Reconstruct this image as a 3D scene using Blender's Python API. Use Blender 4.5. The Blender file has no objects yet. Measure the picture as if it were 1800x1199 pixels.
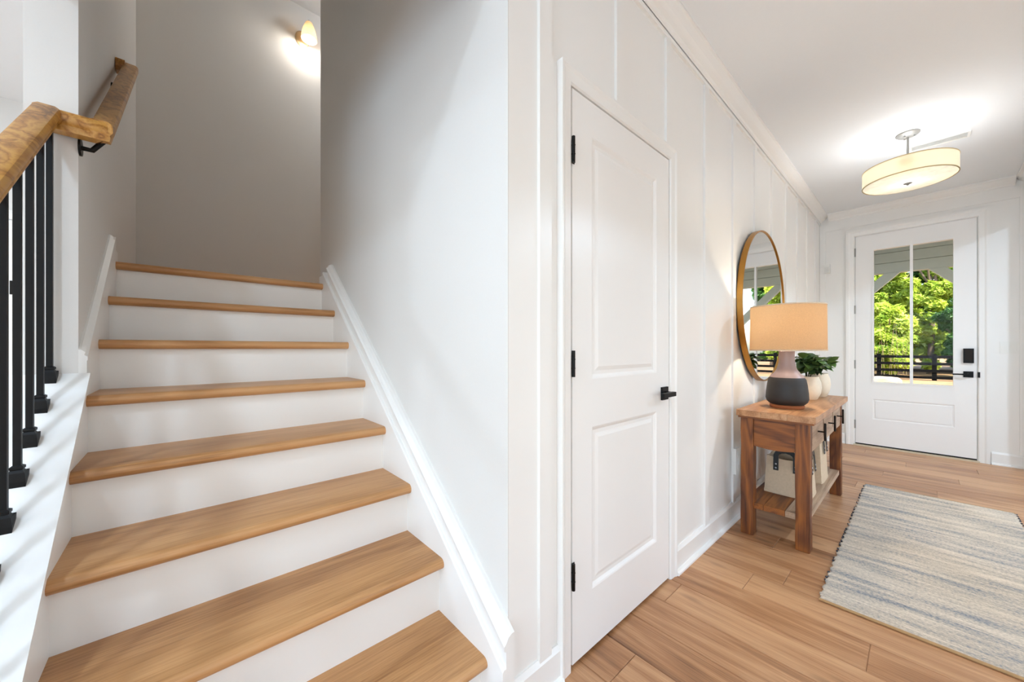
import bpy, bmesh, math, random
from mathutils import Vector, Matrix
random.seed(7)
S = bpy.context.scene
C = S.collection
PI = math.pi
R = math.radians

# ------------------------------------------------------------------ camera
FPX, YAW, HY, EYE = 645.4, 48.007, 612.4, 1.15
cam = bpy.data.cameras.new('camera')
cam.sensor_fit = 'HORIZONTAL'; cam.sensor_width = 36.0
cam.lens = FPX * 36.0 / 1800.0
cam.shift_y = (HY - 599.5) / 1800.0
cam.clip_start = 0.02; cam.clip_end = 400
co = bpy.data.objects.new('camera', cam); C.objects.link(co)
co.location = (0, 0, EYE); co.rotation_euler = (R(90), 0, R(YAW))
S.camera = co

# ------------------------------------------------------------------ render look
S.view_settings.view_transform = 'Standard'; S.view_settings.look = 'None'
S.view_settings.gamma = 1.0; S.view_settings.use_curve_mapping = False
S.view_settings.exposure = 0.30
S.cycles.use_denoising = True
S.cycles.max_bounces = 10; S.cycles.diffuse_bounces = 6; S.cycles.glossy_bounces = 4
S.cycles.transmission_bounces = 6; S.cycles.transparent_max_bounces = 12
S.cycles.sample_clamp_indirect = 6.0; S.cycles.caustics_reflective = False; S.cycles.caustics_refractive = False

# ------------------------------------------------------------------ sky, sun, window daylight
w = bpy.data.worlds.new('world'); S.world = w; w.use_nodes = True
nt = w.node_tree; nt.nodes.clear()
wo = nt.nodes.new('ShaderNodeOutputWorld'); bg = nt.nodes.new('ShaderNodeBackground')
sky = nt.nodes.new('ShaderNodeTexSky'); sky.sky_type = 'NISHITA'; sky.sun_disc = False
sky.sun_elevation = R(48); sky.sun_rotation = R(120); sky.air_density = 1.0; sky.dust_density = 2.0
nt.links.new(sky.outputs[0], bg.inputs[0]); bg.inputs[1].default_value = 0.55
nt.links.new(bg.outputs[0], wo.inputs[0])

def light(name, kind, loc, energy, color=(1, 1, 1), rot=(0, 0, 0), **kw):
    l = bpy.data.lights.new(name, kind); l.energy = energy; l.color = color
    for k, v in kw.items(): setattr(l, k, v)
    o = bpy.data.objects.new(name, l); C.objects.link(o); o.location = loc; o.rotation_euler = rot
    return o
light('sun', 'SUN', (8, -6, 20), 11, (1, .95, .86), (R(42), 0, R(50)), angle=R(1.0))
DAY = (.64, .90, 1.17)
# daylight at the great room's windows (on the wall to the right behind the camera and on the rear wall)
WIN_X = [(-4.3, -3.1), (-2.6, -1.4), (-.75, -.20)]
WIN_Y = [(-2.6, -1.2), (-.6, .8), (1.2, 2.4), (2.7, 3.9)]
WIN_S = [(1.9, 3.1), (3.7, 4.9)]      # windows of the side room that opens off the hall
for (a, b), en in zip(WIN_X, (2, 2, 7)):
    light('window_daylight', 'AREA', (4.12, (a+b)/2, 1.45), en, DAY, (R(90), 0, R(90)), shape='RECTANGLE', size=b-a, size_y=1.7)
for a, b in WIN_S:
    light('window_daylight', 'AREA', (4.12, (a+b)/2, 1.45), 6, DAY, (R(90), 0, R(90)), shape='RECTANGLE', size=b-a, size_y=1.7)
for (a, b), en in zip(WIN_Y, (32, 50, 15, 10)):
    light('window_daylight', 'AREA', ((a+b)/2, -5.42, 1.45), en, DAY, (R(90), 0, R(0)), shape='RECTANGLE', size=b-a, size_y=1.7)

# ------------------------------------------------------------------ materials
MATS = {}
def lin(c):
    return tuple(((x/255)/12.92 if x/255 <= .04045 else ((x/255+.055)/1.055)**2.4) for x in c) + (1,)
def newmat(name):
    m = bpy.data.materials.new(name); m.use_nodes = True
    MATS[name] = m
    return m, m.node_tree, m.node_tree.nodes['Principled BSDF']
def N(t, kind, **kw):
    n = t.nodes.new(kind)
    for k, v in kw.items():
        if k in n.inputs: n.inputs[k].default_value = v
        else: setattr(n, k, v)
    return n
def plain(name, rgb, rough=.5, metal=0, var=.03, bump=.0, scale=40, spec=.5, coat=0):
    m, t, p = newmat(name)
    p.inputs['Roughness'].default_value = rough; p.inputs['Metallic'].default_value = metal
    p.inputs['Specular IOR Level'].default_value = spec
    p.inputs['Coat Weight'].default_value = coat
    tc = N(t, 'ShaderNodeTexCoord'); nz = N(t, 'ShaderNodeTexNoise', Scale=scale, Detail=3.0)
    t.links.new(tc.outputs['Object'], nz.inputs['Vector'])
    c = lin(rgb)
    mx = N(t, 'ShaderNodeMix', data_type='RGBA')
    mx.inputs[6].default_value = tuple(x*(1-var) for x in c[:3])+(1,)
    mx.inputs[7].default_value = tuple(min(1, x*(1+var)) for x in c[:3])+(1,)
    t.links.new(nz.outputs[0], mx.inputs[0]); t.links.new(mx.outputs[2], p.inputs['Base Color'])
    if bump:
        b = N(t, 'ShaderNodeBump', Strength=bump, Distance=.002)
        t.links.new(nz.outputs[0], b.inputs['Height']); t.links.new(b.outputs[0], p.inputs['Normal'])
    return m
def wood(name, dark, mid, light_, axis='X', rough=.4, ring=6.0, stretch=10.0, fig=.5, bump=.12, rnd=.25, knots=0.0):
    """procedural board: long streaks along one axis plus cathedral figure"""
    m, t, p = newmat(name)
    p.inputs['Roughness'].default_value = rough
    tc = N(t, 'ShaderNodeTexCoord'); oi = N(t, 'ShaderNodeObjectInfo')
    ofs = N(t, 'ShaderNodeVectorMath', operation='MULTIPLY_ADD')
    cmb = N(t, 'ShaderNodeCombineXYZ')
    for i in range(3): t.links.new(oi.outputs['Random'], cmb.inputs[i])
    ofs.inputs[1].default_value = (37.0, 21.0, 13.0)
    t.links.new(cmb.outputs[0], ofs.inputs[0]); t.links.new(tc.outputs['Object'], ofs.inputs[2])
    k = {'X': 0, 'Y': 1, 'Z': 2}[axis]
    def mapping(s_long, s_cross):
        mp = N(t, 'ShaderNodeMapping'); s = [s_cross]*3; s[k] = s_long
        mp.inputs['Scale'].default_value = s; t.links.new(ofs.outputs[0], mp.inputs['Vector']); return mp
    m1 = mapping(ring/stretch, ring)
    n1 = N(t, 'ShaderNodeTexNoise', Scale=1.0, Detail=2.0, Roughness=.5, Distortion=.6)
    t.links.new(m1.outputs[0], n1.inputs['Vector'])
    mul = N(t, 'ShaderNodeMath', operation='MULTIPLY'); mul.inputs[1].default_value = 9.0
    t.links.new(n1.outputs[0], mul.inputs[0])
    fr = N(t, 'ShaderNodeMath', operation='PINGPONG'); fr.inputs[1].default_value = 1.0
    t.links.new(mul.outputs[0], fr.inputs[0])
    m2 = mapping(6.0, 170.0)
    n2 = N(t, 'ShaderNodeTexNoise', Scale=1.0, Detail=3.0, Roughness=.6)
    t.links.new(m2.outputs[0], n2.inputs['Vector'])
    m3 = mapping(.7, 5.0)
    n3 = N(t, 'ShaderNodeTexNoise', Scale=1.0, Detail=2.0)
    t.links.new(m3.outputs[0], n3.inputs['Vector'])
    a = N(t, 'ShaderNodeMath', operation='MULTIPLY'); a.inputs[1].default_value = fig*.5
    t.links.new(fr.outputs[0], a.inputs[0])
    b = N(t, 'ShaderNodeMath', operation='MULTIPLY_ADD'); b.inputs[1].default_value = .55
    t.links.new(n2.outputs[0], b.inputs[0]); t.links.new(a.outputs[0], b.inputs[2])
    c = N(t, 'ShaderNodeMath', operation='MULTIPLY_ADD'); c.inputs[1].default_value = .6
    t.links.new(n3.outputs[0], c.inputs[0]); t.links.new(b.outputs[0], c.inputs[2])
    rr = N(t, 'ShaderNodeMath', operation='MULTIPLY_ADD'); rr.inputs[1].default_value = rnd
    t.links.new(oi.outputs['Random'], rr.inputs[0]); t.links.new(c.outputs[0], rr.inputs[2])
    cr = N(t, 'ShaderNodeValToRGB')
    e = cr.color_ramp.elements; e[0].position = .38; e[0].color = lin(dark); e[1].position = 1.08 if False else 1.0; e[1].color = lin(light_)
    x = cr.color_ramp.elements.new(.68); x.color = lin(mid)
    t.links.new(rr.outputs[0], cr.inputs[0])
    out = cr.outputs[0]
    if knots:
        m4 = mapping(2.2, 6.5)
        vo = N(t, 'ShaderNodeTexVoronoi', Scale=1.0); t.links.new(m4.outputs[0], vo.inputs['Vector'])
        kr = N(t, 'ShaderNodeValToRGB'); kr.color_ramp.elements[0].position = .03; kr.color_ramp.elements[0].color = (1, 1, 1, 1)
        kr.color_ramp.elements[1].position = .16; kr.color_ramp.elements[1].color = (0, 0, 0, 1)
        t.links.new(vo.outputs['Distance'], kr.inputs[0])
        km = N(t, 'ShaderNodeMath', operation='MULTIPLY'); km.inputs[1].default_value = knots; t.links.new(kr.outputs[0], km.inputs[0])
        mx = N(t, 'ShaderNodeMix', data_type='RGBA'); mx.inputs[7].default_value = tuple(v*.45 for v in lin(dark)[:3])+(1,)
        t.links.new(km.outputs[0], mx.inputs[0]); t.links.new(out, mx.inputs[6]); out = mx.outputs[2]
    t.links.new(out, p.inputs['Base Color'])
    bp = N(t, 'ShaderNodeBump', Strength=bump, Distance=.001)
    t.links.new(b.outputs[0], bp.inputs['Height']); t.links.new(bp.outputs[0], p.inputs['Normal'])
    return m
def glowshade(name, rgb, rough=.8, trans=.6, weave=900):
    """fabric or frosted glass that lets the lamp inside shine through"""
    m, t, p = newmat(name)
    p.inputs['Base Color'].default_value = lin(rgb); p.inputs['Roughness'].default_value = rough
    tc = N(t, 'ShaderNodeTexCoord'); mp = N(t, 'ShaderNodeMapping'); mp.inputs['Scale'].default_value = (1, 1, 2.2)
    nz = N(t, 'ShaderNodeTexNoise', Scale=weave, Detail=2.0)
    t.links.new(tc.outputs['Object'], mp.inputs[0]); t.links.new(mp.outputs[0], nz.inputs['Vector'])
    mx = N(t, 'ShaderNodeMix', data_type='RGBA'); c = lin(rgb)
    mx.inputs[6].default_value = tuple(x*.72 for x in c[:3])+(1,); mx.inputs[7].default_value = c
    t.links.new(nz.outputs[0], mx.inputs[0]); t.links.new(mx.outputs[2], p.inputs['Base Color'])
    tr = N(t, 'ShaderNodeBsdfTranslucent'); t.links.new(mx.outputs[2], tr.inputs['Color'])
    ms = N(t, 'ShaderNodeMixShader'); ms.inputs[0].default_value = trans
    t.links.new(p.outputs[0], ms.inputs[1]); t.links.new(tr.outputs[0], ms.inputs[2])
    t.links.new(ms.outputs[0], t.nodes['Material Output'].inputs['Surface'])
    return m
def emit(name, rgb, strength):
    m, t, p = newmat(name)
    p.inputs['Base Color'].default_value = lin(rgb); p.inputs['Emission Color'].default_value = lin(rgb)
    p.inputs['Emission Strength'].default_value = strength
    return m
def glass(name, tint=(1, 1, 1), ior=1.45):
    m, t, p = newmat(name)
    t.nodes.remove(p)
    tr = N(t, 'ShaderNodeBsdfTransparent'); tr.inputs[0].default_value = tint + (1,)
    gl = N(t, 'ShaderNodeBsdfGlossy', Roughness=.0)
    fr = N(t, 'ShaderNodeFresnel', IOR=ior); ms = N(t, 'ShaderNodeMixShader')
    t.links.new(fr.outputs[0], ms.inputs[0]); t.links.new(tr.outputs[0], ms.inputs[1]); t.links.new(gl.outputs[0], ms.inputs[2])
    t.links.new(ms.outputs[0], t.nodes['Material Output'].inputs['Surface'])
    return m

M_TRIM = plain('white_trim_paint', (238, 236, 232), .32, var=.012, scale=6, spec=.5)
M_WALL = plain('greige_wall_paint', (222, 219, 214), .7, var=.015, bump=.05, scale=220, spec=.3)
M_CEIL = plain('ceiling_paint', (234, 236, 237), .85, var=.01, scale=60, spec=.2)
M_DOOR = plain('white_door_paint', (238, 236, 233), .34, var=.01, scale=5)
M_BLACK = plain('black_iron', (7, 7, 7), .5, metal=0, var=.2, scale=60, spec=.25)
M_HINGE = plain('dark_bronze', (24, 22, 20), .4, metal=.7, var=.1)
M_GREYHINGE = plain('nickel_hinge', (150, 148, 142), .4, metal=.8)
M_NICKEL = plain('brushed_nickel', (150, 149, 146), .45, metal=.35, var=.05)
M_TREAD = wood('oak_tread', (140, 92, 50), (192, 142, 92), (214, 167, 118), 'Y', .36, ring=4, stretch=9, fig=.35, rnd=.08, bump=.06)
M_RAIL = wood('oak_handrail', (96, 56, 14), (166, 112, 44), (196, 146, 74), 'X', .32, ring=16, stretch=5, fig=.9, rnd=.02, bump=.08)
M_FLOOR = wood('floor_plank', (94, 58, 32), (164, 115, 76), (200, 154, 112), 'X', .36, ring=7, stretch=10, fig=.42, rnd=.30, bump=.05, knots=.5)
M_TABLE = wood('rustic_pine', (34, 14, 2), (98, 50, 15), (142, 82, 28), 'Y', .5, ring=11, stretch=7, fig=.8, rnd=.06, bump=.25, knots=.5)
M_TABLEZ = wood('rustic_pine_upright', (34, 14, 2), (98, 50, 15), (142, 82, 28), 'Z', .5, ring=11, stretch=7, fig=.8, rnd=.06, bump=.25, knots=.5)
M_TABLEX = wood('rustic_pine_cross', (34, 14, 2), (98, 50, 15), (142, 82, 28), 'X', .5, ring=11, stretch=7, fig=.8, rnd=.06, bump=.25, knots=.4)
M_TOP = wood('rustic_pine_top', (116, 72, 38), (172, 122, 80), (204, 158, 116), 'Y', .38, ring=7, stretch=8, fig=.5, rnd=.05, bump=.15)
M_DRAWER = wood('light_washed_drawer', (108, 82, 60), (160, 130, 104), (192, 166, 140), 'Y', .5, ring=7, stretch=8, fig=.5, rnd=.1, bump=.2)  # paler front wood: the wash of side light is put into its colour
M_IRON = plain('pull_iron', (34, 24, 18), .5, metal=.6)
M_GOLD = plain('brass_frame', (176, 128, 62), .34, metal=.9, var=.08)
M_FRAMEBACK = plain('dark_frame_side', (40, 32, 26), .5)
M_MIRROR = plain('mirror_glass', (236, 238, 238), .015, metal=1, var=0)
M_CLAY = plain('matte_charcoal_glaze', (34, 31, 30), .55, var=.1, scale=30)
M_MAUVE = plain('mauve_glaze', (144, 124, 122), .35, var=.08, scale=30)
M_TERRA = plain('terracotta_foot', (150, 84, 44), .7, var=.08)
M_SHADE = glowshade('linen_shade', (254, 232, 200), trans=.78, weave=170)
M_DRUM = glowshade('cream_drum_shade', (255, 250, 234), trans=.62, weave=500)
M_DIFF = glowshade('frosted_diffuser', (255, 251, 240), .3, trans=.7, weave=30)
M_FROST = glowshade('frosted_bell_glass', (255, 240, 214), .2, trans=.7, weave=30)
M_BULB = emit('bulb', (255, 226, 180), 6)
M_POT = plain('cream_stoneware', (226, 212, 190), .45, var=.05, bump=.1, scale=60)
M_SOIL = plain('potting_soil', (48, 36, 26), .95, var=.3, scale=120)
M_LEAF = plain('dark_green_leaf', (104, 134, 70), .32, var=.35, scale=22)
M_LEAF2 = plain('deep_green_leaf', (62, 88, 50), .3, var=.3, scale=22)
M_STEM = plain('green_stem', (70, 72, 40), .6)
M_CANVAS = plain('natural_canvas', (206, 184, 156), .9, var=.12, bump=.5, scale=70)
M_LEATHER = plain('black_leather', (24, 20, 18), .5)
M_RIVET = plain('steel_rivet', (190, 190, 195), .3, metal=1)
M_PLASTIC = plain('white_plastic', (236, 235, 230), .4, var=.01)
M_GLASS = glass('door_glass', ior=1.09)
M_ALU = plain('door_threshold', (206, 190, 164), .5)
M_PORCH = plain('porch_paint', (206, 210, 198), .7, var=.05, scale=8)
M_PORCHW = plain('porch_white', (226, 226, 218), .7)
M_DECK = plain('porch_concrete', (170, 164, 154), .9, var=.08, bump=.2)
M_FENCE = plain('black_fence_paint', (12, 12, 12), .9, var=.15, spec=.05)
M_BARK = plain('bark', (96, 82, 66), .95, var=.3, bump=.8, scale=18)
M_STONE = plain('field_stone', (168, 150, 126), .9, var=.2, bump=.8, scale=9)
M_DARKGAP = plain('door_gap_shadow', (10, 9, 8), .9)
M_SEAL = plain('dark_sweep_seal', (22, 21, 20), .8)

def leafmat(name, c1, c2, scale=.8):
    m, t, p = newmat(name)
    p.inputs['Roughness'].default_value = .55
    tc = N(t, 'ShaderNodeTexCoord'); nz = N(t, 'ShaderNodeTexNoise', Scale=scale, Detail=4.0, Roughness=.7)
    t.links.new(tc.outputs['Object'], nz.inputs['Vector'])
    cr = N(t, 'ShaderNodeValToRGB'); e = cr.color_ramp.elements
    e[0].position = .36; e[0].color = lin(c1); e[1].position = .64; e[1].color = lin(c2)
    t.links.new(nz.outputs[0], cr.inputs[0]); t.links.new(cr.outputs[0], p.inputs['Base Color'])
    tr = N(t, 'ShaderNodeBsdfTranslucent'); t.links.new(cr.outputs[0], tr.inputs['Color'])
    ms = N(t, 'ShaderNodeMixShader'); ms.inputs[0].default_value = .4
    t.links.new(p.outputs[0], ms.inputs[1]); t.links.new(tr.outputs[0], ms.inputs[2])
    t.links.new(ms.outputs[0], t.nodes['Material Output'].inputs['Surface'])
    return m
M_FOL = [leafmat('foliage_bright', (122, 156, 40), (206, 220, 92)), leafmat('foliage_mid', (66, 112, 34), (150, 184, 62)),
         leafmat('foliage_deep', (40, 84, 40), (96, 140, 62))]
def groundmat():
    m, t, p = newmat('yard_ground')
    p.inputs['Roughness'].default_value = .95
    tc = N(t, 'ShaderNodeTexCoord'); nz = N(t, 'ShaderNodeTexNoise', Scale=.9, Detail=6.0, Roughness=.7)
    t.links.new(tc.outputs['Object'], nz.inputs['Vector'])
    cr = N(t, 'ShaderNodeValToRGB'); e = cr.color_ramp.elements
    e[0].position = .35; e[0].color = lin((112, 84, 54)); e[1].position = .7; e[1].color = lin((164, 138, 98))
    x = cr.color_ramp.elements.new(.52); x.color = lin((142, 110, 72))
    t.links.new(nz.outputs[0], cr.inputs[0]); t.links.new(cr.outputs[0], p.inputs['Base Color'])
    return m
M_GROUND = groundmat()
def rugmat():
    """flat-woven stripes that fade in and out along the weft, with a checked weave"""
    m, t, p = newmat('woven_rug')
    p.inputs['Roughness'].default_value = .95; p.inputs['Specular IOR Level'].default_value = .1
    tc = N(t, 'ShaderNodeTexCoord')
    def nz(sx, sy, detail=2.0):
        mp = N(t, 'ShaderNodeMapping'); mp.inputs['Scale'].default_value = (sx, sy, 1)
        n = N(t, 'ShaderNodeTexNoise', Scale=1.0, Detail=detail, Roughness=.6)
        t.links.new(tc.outputs['Object'], mp.inputs[0]); t.links.new(mp.outputs[0], n.inputs['Vector']); return n
    a = nz(2.0, 17, 3.0); b = nz(5, 80); c = nz(95, 120); d = nz(1.3, 3.0)
    s1 = N(t, 'ShaderNodeMath', operation='MULTIPLY_ADD'); s1.inputs[1].default_value = .35; t.links.new(b.outputs[0], s1.inputs[0]); t.links.new(a.outputs[0], s1.inputs[2])
    s2 = N(t, 'ShaderNodeMath', operation='MULTIPLY_ADD'); s2.inputs[1].default_value = .75; t.links.new(c.outputs[0], s2.inputs[0]); t.links.new(s1.outputs[0], s2.inputs[2])
    s3 = N(t, 'ShaderNodeMath', operation='MULTIPLY_ADD'); s3.inputs[1].default_value = .35; t.links.new(d.outputs[0], s3.inputs[0]); t.links.new(s2.outputs[0], s3.inputs[2])
    s4 = N(t, 'ShaderNodeMath', operation='MULTIPLY'); s4.inputs[1].default_value = .42; t.links.new(s3.outputs[0], s4.inputs[0])
    cr = N(t, 'ShaderNodeValToRGB'); e = cr.color_ramp.elements
    e[0].position = .36; e[0].color = lin((112, 120, 130)); e[1].position = .63; e[1].color = lin((228, 218, 204))
    for pos, col in ((.43, (150, 153, 158)), (.485, (186, 178, 168)), (.545, (208, 198, 184))):
        x = e.new(pos); x.color = lin(col)
    t.links.new(s4.outputs[0], cr.inputs[0])
    # warm sisal tint in places
    tn = nz(1.1, 1.7); mx = N(t, 'ShaderNodeMix', data_type='RGBA', blend_type='MULTIPLY'); mx.inputs[7].default_value = lin((244, 232, 216))
    t.links.new(tn.outputs[0], mx.inputs[0]); t.links.new(cr.outputs[0], mx.inputs[6]); t.links.new(mx.outputs[2], p.inputs['Base Color'])
    bp = N(t, 'ShaderNodeBump', Strength=.6, Distance=.003); t.links.new(c.outputs[0], bp.inputs['Height']); t.links.new(bp.outputs[0], p.inputs['Normal'])
    return m
M_RUG = rugmat()
M_RUGEDGE = plain('rug_binding', (176, 140, 96), .95, var=.2, scale=60)
M_RUGKNOT = plain('rug_edge_yarn', (70, 72, 78), .95)

# ------------------------------------------------------------------ mesh helpers
def finish(bm, name, mat, parent=None, smooth=False, bevel=0, loc=None):
    if bevel:
        bmesh.ops.bevel(bm, geom=[e for e in bm.edges if len(e.link_faces) == 2 and e.calc_face_angle(0) > .6], offset=bevel, segments=2, profile=.6, affect='EDGES', clamp_overlap=True)
    bmesh.ops.recalc_face_normals(bm, faces=bm.faces)
    me = bpy.data.meshes.new(name); bm.to_mesh(me); bm.free()
    if isinstance(mat, (list, tuple)):
        for m in mat: me.materials.append(m)
    else: me.materials.append(mat)
    if smooth:
        for f in me.polygons: f.use_smooth = True
        try: me.set_sharp_from_angle(angle=R(40))
        except Exception: pass
    o = bpy.data.objects.new(name, me); C.objects.link(o)
    if loc: o.location = loc
    if parent: o.parent = parent
    return o
def box(bm, x0, x1, y0, y1, z0, z1, mi=0):
    v = [bm.verts.new((x, y, z)) for x in (x0, x1) for y in (y0, y1) for z in (z0, z1)]
    fs = []
    for q in ((0, 1, 3, 2), (4, 6, 7, 5), (0, 4, 5, 1), (2, 3, 7, 6), (0, 2, 6, 4), (1, 5, 7, 3)):
        f = bm.faces.new([v[i] for i in q]); f.material_index = mi; fs.append(f)
    return v
def boxes(name, mat, lst, parent=None, bevel=0, smooth=False):
    bm = bmesh.new()
    for b in lst: box(bm, *b)
    return finish(bm, name, mat, parent, bevel=bevel, smooth=smooth)
def prism(bm, pts, a, b, axis):
    """polygon pts extruded from a to b along axis: Y -> pts are (x,z); X -> (y,z); Z -> (x,y)"""
    def P(p, t):
        return {'Y': (p[0], t, p[1]), 'X': (t, p[0], p[1]), 'Z': (p[0], p[1], t)}[axis]
    A = [bm.verts.new(P(p, a)) for p in pts]; B = [bm.verts.new(P(p, b)) for p in pts]
    n = len(pts)
    bm.faces.new(A); bm.faces.new(B[::-1])
    for i in range(n): bm.faces.new((A[i], B[i], B[(i+1) % n], A[(i+1) % n]))
def lathe(bm, prof, seg=48, c=(0, 0, 0), mi=None):
    rings = []
    for r, z in prof:
        if r < 1e-5: rings.append([bm.verts.new((c[0], c[1], c[2]+z))])
        else: rings.append([bm.verts.new((c[0]+r*math.cos(2*PI*i/seg), c[1]+r*math.sin(2*PI*i/seg), c[2]+z)) for i in range(seg)])
    for j in range(len(rings)-1):
        a, b = rings[j], rings[j+1]
        for i in range(seg):
            k = (i+1) % seg
            if len(a) == 1 and len(b) == 1: continue
            if len(a) == 1: f = bm.faces.new((a[0], b[k], b[i]))
            elif len(b) == 1: f = bm.faces.new((a[i], a[k], b[0]))
            else: f = bm.faces.new((a[i], a[k], b[k], b[i]))
            if mi: f.material_index = mi[j]
def tube(bm, pts, r, seg=10):
    pts = [Vector(p) for p in pts]; rings = []
    up = Vector((.13, .27, .95))
    for i, p in enumerate(pts):
        d = (pts[min(i+1, len(pts)-1)] - pts[max(i-1, 0)]).normalized()
        s = d.cross(up)
        if s.length < .1: s = d.cross(Vector((1, 0, 0)))
        s.normalize(); u = s.cross(d).normalized()
        rr = r[i] if isinstance(r, (list, tuple)) else r
        rings.append([bm.verts.new(p + s*rr*math.cos(2*PI*k/seg) + u*rr*math.sin(2*PI*k/seg)) for k in range(seg)])
    for a, b in zip(rings, rings[1:]):
        for k in range(seg): bm.faces.new((a[k], a[(k+1) % seg], b[(k+1) % seg], b[k]))
    bm.faces.new(rings[0][::-1]); bm.faces.new(rings[-1])
def tag(o, label=None, cat=None, group=None, kind=None):
    if label: o['label'] = label
    if cat: o['category'] = cat
    if group: o['group'] = group
    if kind: o['kind'] = kind
    return o
def struct(o, label=None): return tag(o, label, None, None, 'structure')
def thing(name, loc, label, cat, group=None, rz=0):
    o = bpy.data.objects.new(name, None); C.objects.link(o); o.location = loc; o.rotation_euler = (0, 0, rz)
    o.empty_display_size = .1
    return tag(o, label, cat, group)
def holder(name, loc=(0, 0, 0), label=None):
    o = bpy.data.objects.new(name, None); C.objects.link(o); o.location = loc
    return struct(o, label)

# ------------------------------------------------------------------ dimensions
XW, YC, YE, XR, ZC = -.845, .744, 5.98, .70, 2.80     # hall wall, stair wall, entry wall, right wall, ceiling
YL, XLE, XB, ZT, XRE = -.26, -1.91, -4.03, 4.48, -2.887  # stair left wall, its end, landing back wall, well ceiling, right wall end
SX, RUN, RISE, TL, TR = -.886, .2509, .1975, -.241, .697
def nose(k): return SX - (k-1)*RUN
def slope_z(x): return RISE + (RISE/RUN)*(SX - x)     # height of the nosing line

# ------------------------------------------------------------------ shell
D0, D1, DZ = 1.037, 1.799, 2.084    # closet door
struct(boxes('wall_left', M_TRIM, [(XW-.115, XW, YC+.003, D0-.012, 0, ZC), (XW-.115, XW, D1+.012, YE, 0, ZC), (XW-.115, XW, D0-.012, D1+.012, DZ+.012, ZC)]), 'white board and batten hall wall')
wall_left = bpy.data.objects['wall_left']
E0, E1, EZ = -.518, .389, 2.477     # entry door
struct(boxes('wall_entry', M_TRIM, [(XW-.115, E0-.014, YE, YE+.14, 0, ZC), (E1+.014, XR+.115, YE, YE+.14, 0, ZC), (E0-.014, E1+.014, YE, YE+.14, EZ+.014, ZC)]))
OP0, OP1, OPZ = .95, 5.70, 2.45      # cased opening from the hall into the side room
struct(boxes('wall_right', M_TRIM, [(XR, XR+.115, YC, OP0, 0, ZC), (XR, XR+.115, OP1, YE, 0, ZC), (XR, XR+.115, OP0, OP1, OPZ, ZC)]))
struct(boxes('wall_side_room', M_WALL, [(XR+.115, 4.32, YE, YE+.14, 0, ZC)]))
struct(boxes('ceiling_side_room', M_CEIL, [(XR+.115, 4.32, YC, YE+.14, ZC, ZC+.1)]))
struct(boxes('wall_stair_right', M_WALL, [(XRE, XW-.115, YC, YC+.115, 0, ZT), (XW-.115, XW, YC, YC+.003, 0, ZT), (XRE, XRE+.115, YC+.115, 2.2, 0, ZT)]))
struct(boxes('wall_stair_left', M_WALL, [(XB, XLE, YL-.115, YL, 0, ZT), (XLE, -.9, YL-.115, YL, 2.37, ZT)]))
struct(boxes('wall_stair_front', M_WALL, [(-1.0, -.9, YL, YC, 2.37, ZT)]))
struct(boxes('wall_back', M_WALL, [(XB-.12, XB, -5.5, 2.2, 0, ZT)]))
struct(boxes('wall_landing_end', M_WALL, [(XB-.12, XRE+.115, 2.2, 2.32, 0, ZT)]))
struct(boxes('ceiling', M_CEIL, [(XW-.115, XR+.115, YC, YE+.14, ZC, ZC+.1), (XB, 4.3, -5.6, YL-.115, ZC, ZC+.1), (-.9, 4.3, YL-.115, YC, ZC, ZC+.1)]))
struct(boxes('ceiling_landing', M_CEIL, [(XB-.12, -.9, YL-.115, 2.32, ZT, ZT+.1)]))
def window_wall(name, axis, wins, lo, hi, pos, thick):
    """wall with real openings; panes and frames are separate window objects"""
    lst = []; z0, z1 = .55, 2.35; e = lo
    def bxx(a, b, za, zb): return (pos, pos+thick, a, b, za, zb) if axis == 'X' else (a, b, pos, pos+thick, za, zb)
    for a, b in wins:
        lst += [bxx(e, a, 0, ZC), bxx(a, b, 0, z0), bxx(a, b, z1, ZC)]; e = b
    lst.append(bxx(e, hi, 0, ZC))
    return struct(boxes(name, M_WALL, lst))
window_wall('wall_rear_right', 'X', WIN_X, -5.5, YC, 4.2, .12)
window_wall('wall_side_window', 'X', WIN_S, YC, YE+.14, 4.2, .12)
window_wall('wall_rear', 'Y', WIN_Y, XB, 4.32, -5.62, .12)
n = 0
for axis, wins, pos in (('X', WIN_X, 4.24), ('X', WIN_S, 4.24), ('Y', WIN_Y, -5.58)):
    for a, b in wins:
        n += 1
        h = holder('window_%d' % n, label='white framed window with a single mullion')
        def q(a0, a1, d0, d1, z0, z1): return (pos+d0, pos+d1, a0, a1, z0, z1) if axis == 'X' else (a0, a1, pos+d0, pos+d1, z0, z1)
        f = .05; mid = (a+b)/2
        boxes('window_frame', M_TRIM, [q(a, b, 0, .04, .55, .55+f), q(a, b, 0, .04, 2.35-f, 2.35), q(a, a+f, 0, .04, .55+f, 2.35-f), q(b-f, b, 0, .04, .55+f, 2.35-f), q(mid-.02, mid+.02, 0, .04, .55+f, 2.35-f)], h)
        for p0, p1 in ((a+f, mid-.02), (mid+.02, b-f)):
            boxes('pane', M_GLASS, [q(p0, p1, .018, .022, .55+f, 2.35-f)], h)

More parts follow.
